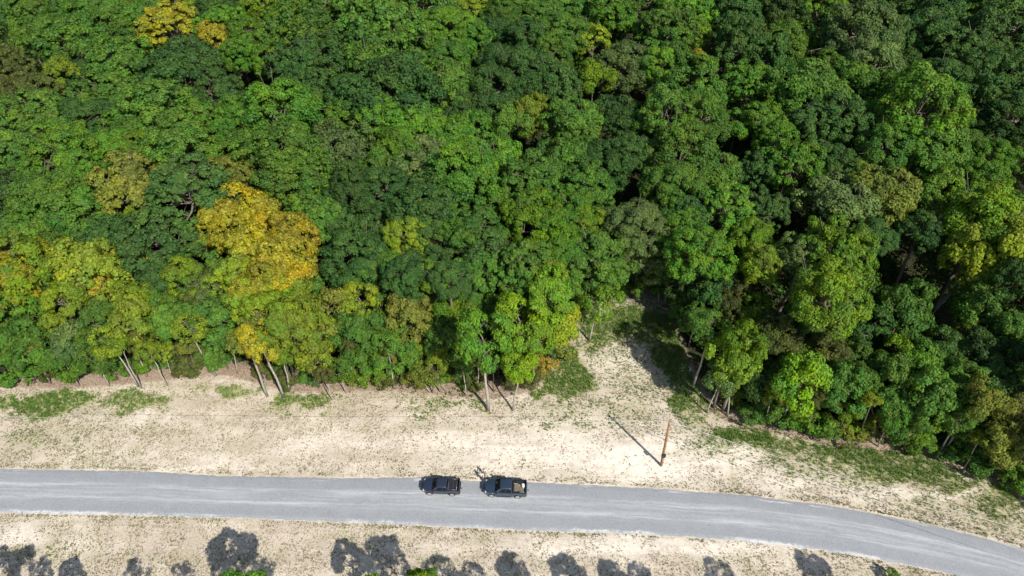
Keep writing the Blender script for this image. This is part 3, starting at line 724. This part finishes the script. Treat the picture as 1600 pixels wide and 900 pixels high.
wire((tA, far(tA, (1760, 872, 10.2))), .8, .026, 'upper pale wire running right from the utility pole over the grassy verge')
wire((tB, far(tB, (1740, 905, 9.3))), .8, .022, 'lower pale wire running right from the utility pole towards the road bend')
wire((tA, far(tA, (-420, 640, 10.2))), 1.0, .018, 'thin pale wire running left from the utility pole above the dirt')

# ------------------------------------------------------------------ pickups
PAINT = simple('dark_blue_paint', (.032, .043, .075), .32, .35, 1., .1, 3)
PAINT2 = simple('charcoal_blue_paint', (.034, .055, .088), .32, .35, 1., .1, 3)
GLASS = simple('dark_glass', (.005, .008, .009), .08, 0, 0., .1, 2, .35)
TYRE = simple('rubber', (.018, .018, .018), .85)
RIM = simple('alloy', (.62, .63, .65), .3, .85)
LAMP = simple('headlamp_glass', (.65, .66, .68), .12, .3, 1)
RED = simple('tail_lamp_red', (.10, .008, .008), .2, 0, 1)
TRIM = simple('black_trim', (.022, .023, .025), .5)
CHROME = simple('chrome', (.6, .61, .63), .15, .95)
BEDM = simple('bed_liner', (.034, .031, .028), .95, 0, 0, .3, 14, .1)
def arch(xc, r, zb, n=9):
    return [(xc+r*math.cos(a), zb+max(0, r*math.sin(a))) for a in [math.pi*i/n for i in range(n+1)]]
def extrude(poly, y0, y1, plan, mb):
    n = len(poly); M_ = 6; vs = []
    for k in range(M_+1):
        y = y0+(y1-y0)*k/M_
        for (x, z) in poly: vs.append(plan(x, y, z))
    fs = []
    for k in range(M_):
        for i in range(n): fs.append((k*n+i, (k+1)*n+i, (k+1)*n+(i+1) % n, k*n+(i+1) % n))
    fs += [tuple(range(n)), tuple(range(M_*n, M_*n+n))[::-1]]
    mb.add(vs, fs)
def pickup(name, loc, rz, L, W, H, wb, fo, hood, ws, roof, paint, label, rack=False, steps=False, cab_doors=2):
    """front at +x. hood, ws, roof: lengths of the bonnet, windscreen and roof, read off the photo"""
    e = empty(name, loc, rz); xf = L/2; xr = -L/2
    wr = .41; xw1 = xf-fo; xw2 = xw1-wb; zb = .42; belt = 1.17; floor = .82; rail = 1.30
    x_cowl = xf-hood; x_ws = x_cowl-ws; x_rb = x_ws-roof; x_cb = x_rb-.12
    def plan(x, y, z):
        t = max(0, (x-(xf-.85))/.85); ex = (y/(W/2))**2
        return (x-(.36*t*ex if t > 0 else 0), y*(1-.17*t*t), z)
    poly = [(xr+.1, floor), (xr+.1, .5)]
    A2 = sorted(arch(xw2, wr+.07, zb), key=lambda q: q[0]); A1 = sorted(arch(xw1, wr+.07, zb), key=lambda q: q[0])
    poly += A2+[((xw1+xw2)/2, zb-.03)]+A1+[(xf-.12, .42), (xf-.02, .55), (xf, .78), (xf-.05, .98), (xf-.16, 1.07), (xf-.5, 1.12), (x_cowl+.25, 1.17), (x_cowl-.1, 1.19), (x_cb, belt), (x_cb, floor)]
    mb = MB(); extrude(poly, -W/2, W/2, plan, mb); mb.build('body', paint, e, .035)
    # bonnet: a raised panel
    mb = MB(); ys_h = [-.74, -.55, 0, .55, .74]; g = []
    for i in range(7):
        x = xf-.28-(xf-.28-x_cowl-.02)*i/6; zz = 1.10+.10*(i/6)**.8
        for k, yy in enumerate(ys_h): g.append((x-(.10 if i == 0 and abs(yy) > .7 else 0), yy*(.93+.07*i/6), zz+(.045 if k == 2 else (.035 if k in (1, 3) else -.01))))
    f = [(i*5+k, (i+1)*5+k, (i+1)*5+k+1, i*5+k+1) for i in range(6) for k in range(4)]
    mb.add(g, f, True); mb.build('hood', paint, e)
    # cab
    wB = W/2-.07; wT = W/2-.24; zt = H-.05
    B = [(x_cowl, -wB, belt-.01), (x_cowl, wB, belt-.01), (x_cb, wB, belt-.01), (x_cb, -wB, belt-.01)]
    T = [(x_ws, -wT, zt), (x_ws, wT, zt), (x_rb, wT, zt), (x_rb, -wT, zt)]
    mb = MB(); mb.add(B+T, [(0, 1, 5, 4), (1, 2, 6, 5), (2, 3, 7, 6), (3, 0, 4, 7), (3, 2, 1, 0)]); 
    mb.build('cab', paint, e, .02)
    mb = MB(); N = 9; g = []
    for i in range(N):
        for k in range(N):
            a = i/(N-1)*2-1; b = k/(N-1)*2-1
            x = (x_ws+x_rb)/2+a*(roof/2+.05); y = b*(wT+.03)
            g.append((x, y, zt+.055-.035*a*a-.045*b**4-.02*abs(a)**6))
    f = [(i*N+k, (i+1)*N+k, (i+1)*N+k+1, i*N+k+1) for i in range(N-1) for k in range(N-1)]
    mb.add(g, f, True); o = mb.build('roof', paint, e); s = o.modifiers.new('s', 'SOLIDIFY'); s.thickness = .05
    def panel(a, b, c, d, s0, s1, t0, t1, nm, mat, out=.012):
        a, b, c, d = map(Vector, (a, b, c, d))          # a,b lower edge; c,d upper edge (c above b)
        def q(s, t): return (a.lerp(b, s)).lerp(d.lerp(c, s), t)
        n = (b-a).cross(d-a).normalized()
        p = [q(s0, t0), q(s1, t0), q(s1, t1), q(s0, t1)]
        mb = MB(); mb.add([v+n*out for v in p]+[v-n*.01 for v in p], [(0, 1, 2, 3), (7, 6, 5, 4), (0, 4, 5, 1), (1, 5, 6, 2), (2, 6, 7, 3), (3, 7, 4, 0)])
        mb.build(nm, mat, e)
    panel(B[0], B[1], T[1], T[0], .04, .96, .06, .97, 'windshield', GLASS)
    panel(B[2], B[3], T[3], T[2], .12, .88, .15, .9, 'rear_window', GLASS)
    sp = [(.22, .57), (.60, .95)] if cab_doors == 4 else [(.22, .68), (.71, .95)]
    for s0, s1 in sp:
        panel(B[1], B[2], T[2], T[1], s0, s1, .06, .93, 'side_window', GLASS)
        panel(B[3], B[0], T[0], T[3], 1-s1, 1-s0, .06, .93, 'side_window', GLASS)
    # doors: cut lines read as thin proud panels, with handles
    for sy in (-1, 1):
        xd0 = x_cowl-.12; n = cab_doors//2; ln = (xd0-x_cb-.1)/n
        for k in range(n):
            d = MB(); xa = xd0-k*ln; d.box(xa-ln+.02, xa-.02, sy*W/2-.006 if sy > 0 else -W/2-.012, sy*W/2+.012 if sy > 0 else -W/2+.006, .5, belt-.08)
            do = d.build('door', paint, e, .01)
            hd = MB(); hd.box(xa-ln+.1, xa-ln+.28, sy*(W/2+.012)-.012, sy*(W/2+.012)+.022, belt-.24, belt-.20); hd.build('handle', TRIM, do, .008)
    # cargo bed
    xa = x_cb-.02; xb = xr+.1
    for sy in (-1, 1):
        mb = MB(); y0, y1 = sorted((sy*W/2, sy*(W/2-.10)))
        mb.box(xb-.0, xa, y0, y1, floor, rail); mb.build('bed_side', paint, e, .03)
        mb = MB(); y0, y1 = sorted((sy*(W/2-.005), sy*(W/2-.115))); mb.box(xb, xa, y0, y1, rail+.002, rail+.03); mb.build('bed_rail', TRIM if rack is False else CHROME if False else TRIM, e, .01)
        mb = MB(); y0, y1 = sorted((sy*(W/2-.11), sy*(W/2-.33))); mb.box(xw2-.42, xw2+.42, y0, y1, floor, floor+.24); mb.build('wheel_housing', BEDM, e, .05)
    mb = MB(); mb.box(xa-.06, xa, -W/2+.105, W/2-.105, floor, rail-.003); mb.build('bed_front_wall', paint, e, .01)
    mb = MB(); mb.box(xb+.07, xa-.065, -W/2+.105, W/2-.105, floor+.002, floor+.022)
    for i in range(12):
        yy = -W/2+.2+i*(W-.4)/11; mb.box(xb+.09, xa-.08, yy-.03, yy+.03, floor+.023, floor+.038)
    mb.build('bed_mat', BEDM, e)
    mb = MB(); mb.box(xb-.03, xb+.06, -W/2+.04, W/2-.04, floor-.26, rail+.01); tg = mb.build('tailgate', paint, e, .02)
    hd = MB(); hd.box(xb-.045, xb-.031, -.13, .13, rail-.16, rail-.08); hd.build('handle', TRIM, tg, .005)
    mb = MB(); mb.box(xr-.02, xr+.1, -W/2+.05, W/2-.05, .48, .66); mb.build('rear_bumper', TRIM if not steps else CHROME, e, .03)
    mb = MB(); mb.box(xr-.22, xr-.02, -.04, .04, .44, .5); mb.cyl((xr-.2, 0, .54), (0, 0, 1), .035, .08, 12); mb.build('tow_hitch', TRIM, e)
    mb = MB(); N = 8; g = []
    for k in range(N+1):
        y = -W/2+W*k/N
        for (x, z) in ((xf-.04, .42), (xf+.06, .46), (xf+.06, .64), (xf-.04, .68)): g.append(plan(x, y, z))
    f = [(k*4+i, (k+1)*4+i, (k+1)*4+(i+1) % 4, k*4+(i+1) % 4) for k in range(N) for i in range(4)]+[(3, 2, 1, 0), (N*4, N*4+1, N*4+2, N*4+3)]
    mb.add(g, f); mb.build('front_bumper', paint, e, .02)
    mb = MB(); mb.box(xf-.03, xf+.022, -.48, .48, .72, .98)
    for i in range(4): mb.box(xf+.023, xf+.035, -.46, .46, .75+i*.06, .77+i*.06)
    mb.build('grille', TRIM, e, .006)
    for sy in (-1, 1):
        p = plan(xf-.03, sy*(W/2-.16), .9)
        mb = MB(); M = Matrix.Translation(p) @ Matrix.Rotation(-sy*R(22), 4, 'Z'); mb.box(-.17, .035, -.17, .17, -.09, .12, M); mb.build('headlight', LAMP, e, .03)
        mb = MB(); y0, y1 = sorted((sy*(W/2+.004), sy*(W/2-.13))); mb.box(xb-.03, xb+.09, y0, y1, .86, 1.22); mb.build('taillight', RED, e, .01)
        mb = MB(); ym = sy*(W/2+.14); mb.box(x_cowl-.34, x_cowl-.22, ym-.11, ym+.11, belt+.02, belt+.24)
        mb.tube([(x_cowl-.28, sy*(W/2-.08), belt+.06), (x_cowl-.28, ym, belt+.08)], .025, 6); mb.build('side_mirror', TRIM, e, .02)
        for xw in (xw1, xw2):
            we = empty('wheel', (xw, sy*(W/2-.11), wr)); we.parent = e
            mb = MB(); mb.cyl((0, 0, 0), (0, 1, 0), 0, 0, 32, [(.26, -.13), (.37, -.135), (wr, -.10), (wr+.004, 0), (wr, .10), (.37, .135), (.26, .13)])
            mb.build('tyre', TYRE, we)
            mb = MB(); mb.cyl((0, sy*.10, 0), (0, 1, 0), 0, 0, 32, [(.27, -.06), (.275, .045), (.25, .045)] if sy > 0 else [(.25, -.045), (.275, -.045), (.27, .06)])
            for q in range(6):
                M = Matrix.Rotation(q*math.pi/3, 4, 'Y'); mb.box(-.035, .035, sy*.143-.012, sy*.143+.012, .05, .255, M)
            mb.cyl((0, sy*.15, 0), (0, 1, 0), .075, .04, 16); mb.build('rim', RIM, we)
        # lip over each arch
        for xw in (xw1, xw2):
            mb = MB(); pts = [(xw+(wr+.09)*math.cos(a), sy*(W/2+.0), zb+(wr+.09)*math.sin(a)) for a in [math.pi*i/12 for i in range(13)]]
            pts = [(plan(*q)[0], plan(*q)[1], q[2]) for q in pts]
            mb.tube(pts, .035, 6); mb.build('wheel_arch', TRIM if not steps else paint, e)
    if steps:
        for sy in (-1, 1):
            mb = MB(); mb.tube([(xw1-.62, sy*(W/2+.03), .4), (xw1-.7, sy*(W/2+.1), .38), (xw2+.7, sy*(W/2+.1), .38), (xw2+.62, sy*(W/2+.03), .4)], .045, 8); mb.build('side_step', CHROME, e)
    if rack:
        mb = MB(); y = W/2-.18
        mb.tube([(xa-.1, -y, rail+.03), (xa-.1, -y+.02, rail+.05), (xa-.1, y-.02, rail+.05), (xa-.1, y, rail+.03)], .022, 6)
        mb.tube([(xa-.1, -y, rail+.05), (xb+.3, -y, rail+.05)], .018, 6); mb.tube([(xa-.1, y, rail+.05), (xb+.3, y, rail+.05)], .018, 6)
        mb.tube([(xb+.3, -y, rail+.05), (xb+.3, y, rail+.05)], .018, 6); mb.build('bed_frame', STEEL, e)
    tag(e, label, 'pickup truck', 'pickups parked on the gravel road')
    return e, floor, xa, xb
def ground_mid(fpx, rpx, py_f, py_r): 
    a = at(fpx, py_f); b = at(rpx, py_r); return a, b
# front pickup (left) and rear pickup (right), both facing left; centre of each footprint on the road
a, b = at(659.5, 763), at(721, 765.5); c1 = (a+b)/2; hd1 = math.atan2(a.y-b.y, a.x-b.x); L1 = (a-b).length
pickup('pickup_truck', (c1.x, c1.y-.05, .07), hd1, L1*.965, 1.86, 1.76, L1*.965*.585, 1.03, 1.32, .66, 1.18, PAINT,
       'smaller dark pickup parked ahead, on the left, with empty black bed', rack=True)
a, b = at(755.0, 765), at(824.5, 768.5); c2 = (a+b)/2; hd2 = math.atan2(a.y-b.y, a.x-b.x); L2 = (a-b).length
p2, fl, xa, xb = pickup('pickup_truck', (c2.x, c2.y-.05, .07), hd2, L2*.965, 2.0, 1.9, L2*.965*.60, 1.05, 1.42, .72, 1.42, PAINT2,
       'larger dark blue pickup parked behind, on the right, with loaded bed', steps=True, cab_doors=4)
# the load in the rear pickup's bed: things of their own, resting on the bed mat
M2 = Matrix.Translation((c2.x, c2.y-.05, .07)) @ Matrix.Rotation(hd2, 4, 'Z'); z0 = fl+.04
PLY = simple('weathered_plywood', (.17, .14, .10), .85, noise_amt=.5, noise_scale=3)
WHITE = simple('white_plastic', (.78, .79, .8), .45); STRAW = simple('yellow_green_rope', (.52, .55, .25), .8); GREENB = simple('olive_canvas', (.16, .2, .12), .9)
def in_bed(o, x, y, z, rz=0):
    o.matrix_world = M2 @ Matrix.Translation((x, y, z)) @ Matrix.Rotation(rz, 4, 'Z')
m = MB(); m.box(-.62, .62, -.5, .5, 0, .02); m.box(-.60, .58, -.47, .45, .021, .04, Matrix.Rotation(.03, 4, 'Z')); o = m.build('plywood_sheet', PLY, None, .004)
in_bed(o, (xa+xb)/2+.05, 0, z0); tag(o, 'brown weathered plywood lying flat in the rear pickup\'s bed', 'plywood')
m = MB()
for k in range(9):
    a0 = k*.5; m.tube([(-.36+.09*k, .05*math.sin(a0*2.1), .03), (-.36+.09*(k+1), .05*math.sin((k+1)*.5*2.1), .03)], .035, 7)
o = m.build('strap_bundle', STRAW); in_bed(o, xa-.55, -.50, z0+.045, R(-17)); tag(o, 'pale yellow-green rope bundle across the front of the rear pickup\'s bed', 'rope')
m = MB(); m.cyl((0, 0, .19), (0, 0, 1), 0, 0, 20, [(.13, -.18), (.155, .16), (.17, .165), (.17, .18), (.15, .18)]); o = m.build('bucket', WHITE)
in_bed(o, xb+.37, -.10, z0+.042); tag(o, 'white plastic bucket near the tailgate in the rear pickup\'s bed', 'bucket')
m = MB(); m.box(-.16, .16, -.11, .11, 0, .2); m.box(-.17, .17, -.12, .12, .201, .24); o = m.build('cool_box', WHITE, None, .02)
in_bed(o, xb+.42, -.42, z0, .2); tag(o, 'small white cool box beside the bucket in the rear pickup\'s bed', 'cool box')
m = MB(); m.tube([(-.35, 0, .10), (-.3, .02, .12), (0, .03, .14), (.3, 0, .12), (.35, 0, .1)], [.05, .12, .14, .12, .05], 12); o = m.build('duffel_bag', GREENB)
in_bed(o, xb+.55, .60, z0); tag(o, 'olive bag by the near side of the rear pickup\'s bed', 'bag')

# ------------------------------------------------------------------ people
SKIN = simple('skin', (.42, .25, .17), .55, noise_amt=.05); HAIR = simple('dark_hair', (.035, .022, .015), .6)
SHIRT1 = simple('white_cotton', (.74, .73, .76), .85, noise_amt=.06); SHIRT2 = simple('cream_cotton', (.66, .60, .55), .85, noise_amt=.06)
PANT1 = simple('dark_trousers', (.045, .035, .05), .85); PANT2 = simple('khaki_trousers', (.40, .33, .25), .85); SHOE = simple('brown_boots', (.06, .035, .02), .6)
def skinned(name, pts, edges, radii, mat, parent, root=0, sub=2):
    me = bpy.data.meshes.new(name); me.from_pydata([tuple(p) for p in pts], edges, []); me.materials.append(mat)
    o = bpy.data.objects.new(name, me); col.objects.link(o); o.parent = parent
    sk = o.modifiers.new('skin', 'SKIN'); sk.use_smooth_shade = True
    lay = me.skin_vertices[0].data
    for i, r in enumerate(radii):
        lay[i].radius = (r, r) if not isinstance(r, tuple) else r
        lay[i].use_root = (i == root)
    ss = o.modifiers.new('sub', 'SUBSURF'); ss.levels = sub; ss.render_levels = sub
    return o
def person(loc, rz, shirt, pants, label, armL, armR, lean=0.05):
    """faces +x. armL / armR: elbow and wrist offsets from the shoulder"""
    V = Vector; body_p = [V((0, 0, .96)), V((0, 0, 1.12)), V((lean*.5, 0, 1.32)), V((lean, 0, 1.46)), V((lean+.015, 0, 1.53)), V((lean+.03, 0, 1.60)), V((lean+.035, 0, 1.68)), V((lean+.03, 0, 1.745))]
    body_r = [.13, .125, .15, .10, .055, .078, .092, .06]; ed = [(i, i+1) for i in range(7)]
    def leg(sy, fx):
        b = len(body_p); body_p.extend([V((0, sy*.10, .88)), V((.03+fx*.5, sy*.11, .50)), V((fx, sy*.12, .09)), V((fx+.14, sy*.13, .035))])
        body_r.extend([.095, .062, .045, .038]); ed.extend([(0, b), (b, b+1), (b+1, b+2), (b+2, b+3)])
    leg(1, .12); leg(-1, -.10)
    hands = []
    for sy, (el, wrv) in ((1, armL), (-1, armR)):
        b = len(body_p); sh = V((lean*.8, sy*.19, 1.43)); E = sh+V(el); Wp = E+V(wrv); h = (Wp-E).normalized()
        body_p.extend([sh, E, Wp, Wp+h*.08]); body_r.extend([.06, .043, .03, .033]); ed.extend([(3, b), (b, b+1), (b+1, b+2), (b+2, b+3)])
        side = h.cross(V((0, 0, 1))); side = side.normalized() if side.length > .1 else V((0, 1, 0)); drop = V((0, 0, -1))
        for k in range(4):
            q = b+3; i0 = len(body_p); r0 = Wp+h*.10+side*(.027*(k-1.5)); ln = (.06, .075, .07, .055)[k]
            body_p.extend([r0, r0+h*ln*.6+drop*.01, r0+h*ln*.9+drop*.035]); body_r.extend([.010, .009, .008]); ed.extend([(q, i0), (i0, i0+1), (i0+1, i0+2)])
        i0 = len(body_p); r0 = Wp+h*.04+side*.045
        body_p.extend([r0, r0+h*.045+side*.015]); body_r.extend([.012, .009]); ed.extend([(b+2, i0), (i0, i0+1)])
    e = empty('person', loc, rz)
    skinned('body', body_p, ed, body_r, SKIN, e)
    hx = lean+.035
    f = MB(); f.tube([(hx+.085, 0, 1.685), (hx+.115, 0, 1.65), (hx+.088, 0, 1.645)], [.008, .016, .008], 6); f.build('nose', SKIN, e)
    for sy in (-1, 1):
        f = MB(); f.tube([(hx-.01, sy*.088, 1.63), (hx-.02, sy*.103, 1.67), (hx-.01, sy*.092, 1.70)], [.012, .016, .01], 6); f.build('ear', SKIN, e)
        f = MB(); f.tube([(hx+.082, sy*.034, 1.678), (hx+.09, sy*.034, 1.678)], [.012, .008], 8); f.build('eye', BLACK, e)
    f = MB(); f.tube([(hx+.083, -.022, 1.60), (hx+.088, 0, 1.598), (hx+.083, .022, 1.60)], .006, 6); f.build('mouth', simple('lips', (.3, .12, .1), .6), e)
    skinned('hair', [V((hx-.045, 0, 1.66)), V((hx-.03, 0, 1.73)), V((hx+.02, 0, 1.765))], [(0, 1), (1, 2)], [.078, .088, .072], HAIR, e)
    sp = [V((0, 0, .93)), V((0, 0, 1.12)), V((lean*.5, 0, 1.32)), V((lean*.9, 0, 1.45))]; sr = [.150, .145, .172, .105]; se = [(0, 1), (1, 2), (2, 3)]
    for sy, (el, wrv) in ((1, armL), (-1, armR)):
        b = len(sp); sh = V((lean*.8, sy*.19, 1.43)); sp.extend([sh, sh+V(el), sh+V(el)+V(wrv)*.85]); sr.extend([.078, .062, .046]); se.extend([(3, b), (b, b+1), (b+1, b+2)])
    skinned('shirt', sp, se, sr, shirt, e)
    tp = [V((0, 0, .97))]; t_r = [.145]; te = []
    for sy, fx in ((1, .12), (-1, -.10)):
        b = len(tp); tp.extend([V((0, sy*.10, .86)), V((.03+fx*.5, sy*.11, .50)), V((fx, sy*.12, .13))]); t_r.extend([.110, .080, .065]); te.extend([(0, b), (b, b+1), (b+1, b+2)])
        skinned('shoe', [V((fx-.04, sy*.12, .05)), V((fx+.08, sy*.125, .045)), V((fx+.17, sy*.13, .035))], [(0, 1), (1, 2)], [.052, .05, .035], SHOE, e)
    skinned('trousers', tp, te, t_r, pants, e)
    tag(e, label, 'person', 'people standing at the rear pickup')
    return e
g = at(752.3, 749.5); person((g.x, g.y, .03), R(60), SHIRT1, PANT1, 'person in white shirt and dark trousers at the pickup\'s front corner', ((.04, .08, -.28), (.16, -.04, -.16)), ((.10, -.06, -.26), (.2, .06, .02)), .08)
g = at(757.3, 742.5); person((g.x, g.y, .0), R(-115), SHIRT2, PANT2, 'person in cream shirt and khaki trousers on the dirt beside the pickup', ((.03, .07, -.28), (.1, -.02, -.22)), ((.05, -.07, -.27), (.2, .05, .02)), .04)
print('TREES', N_MAIN, len(TREES), 'objects', len(bpy.data.objects))
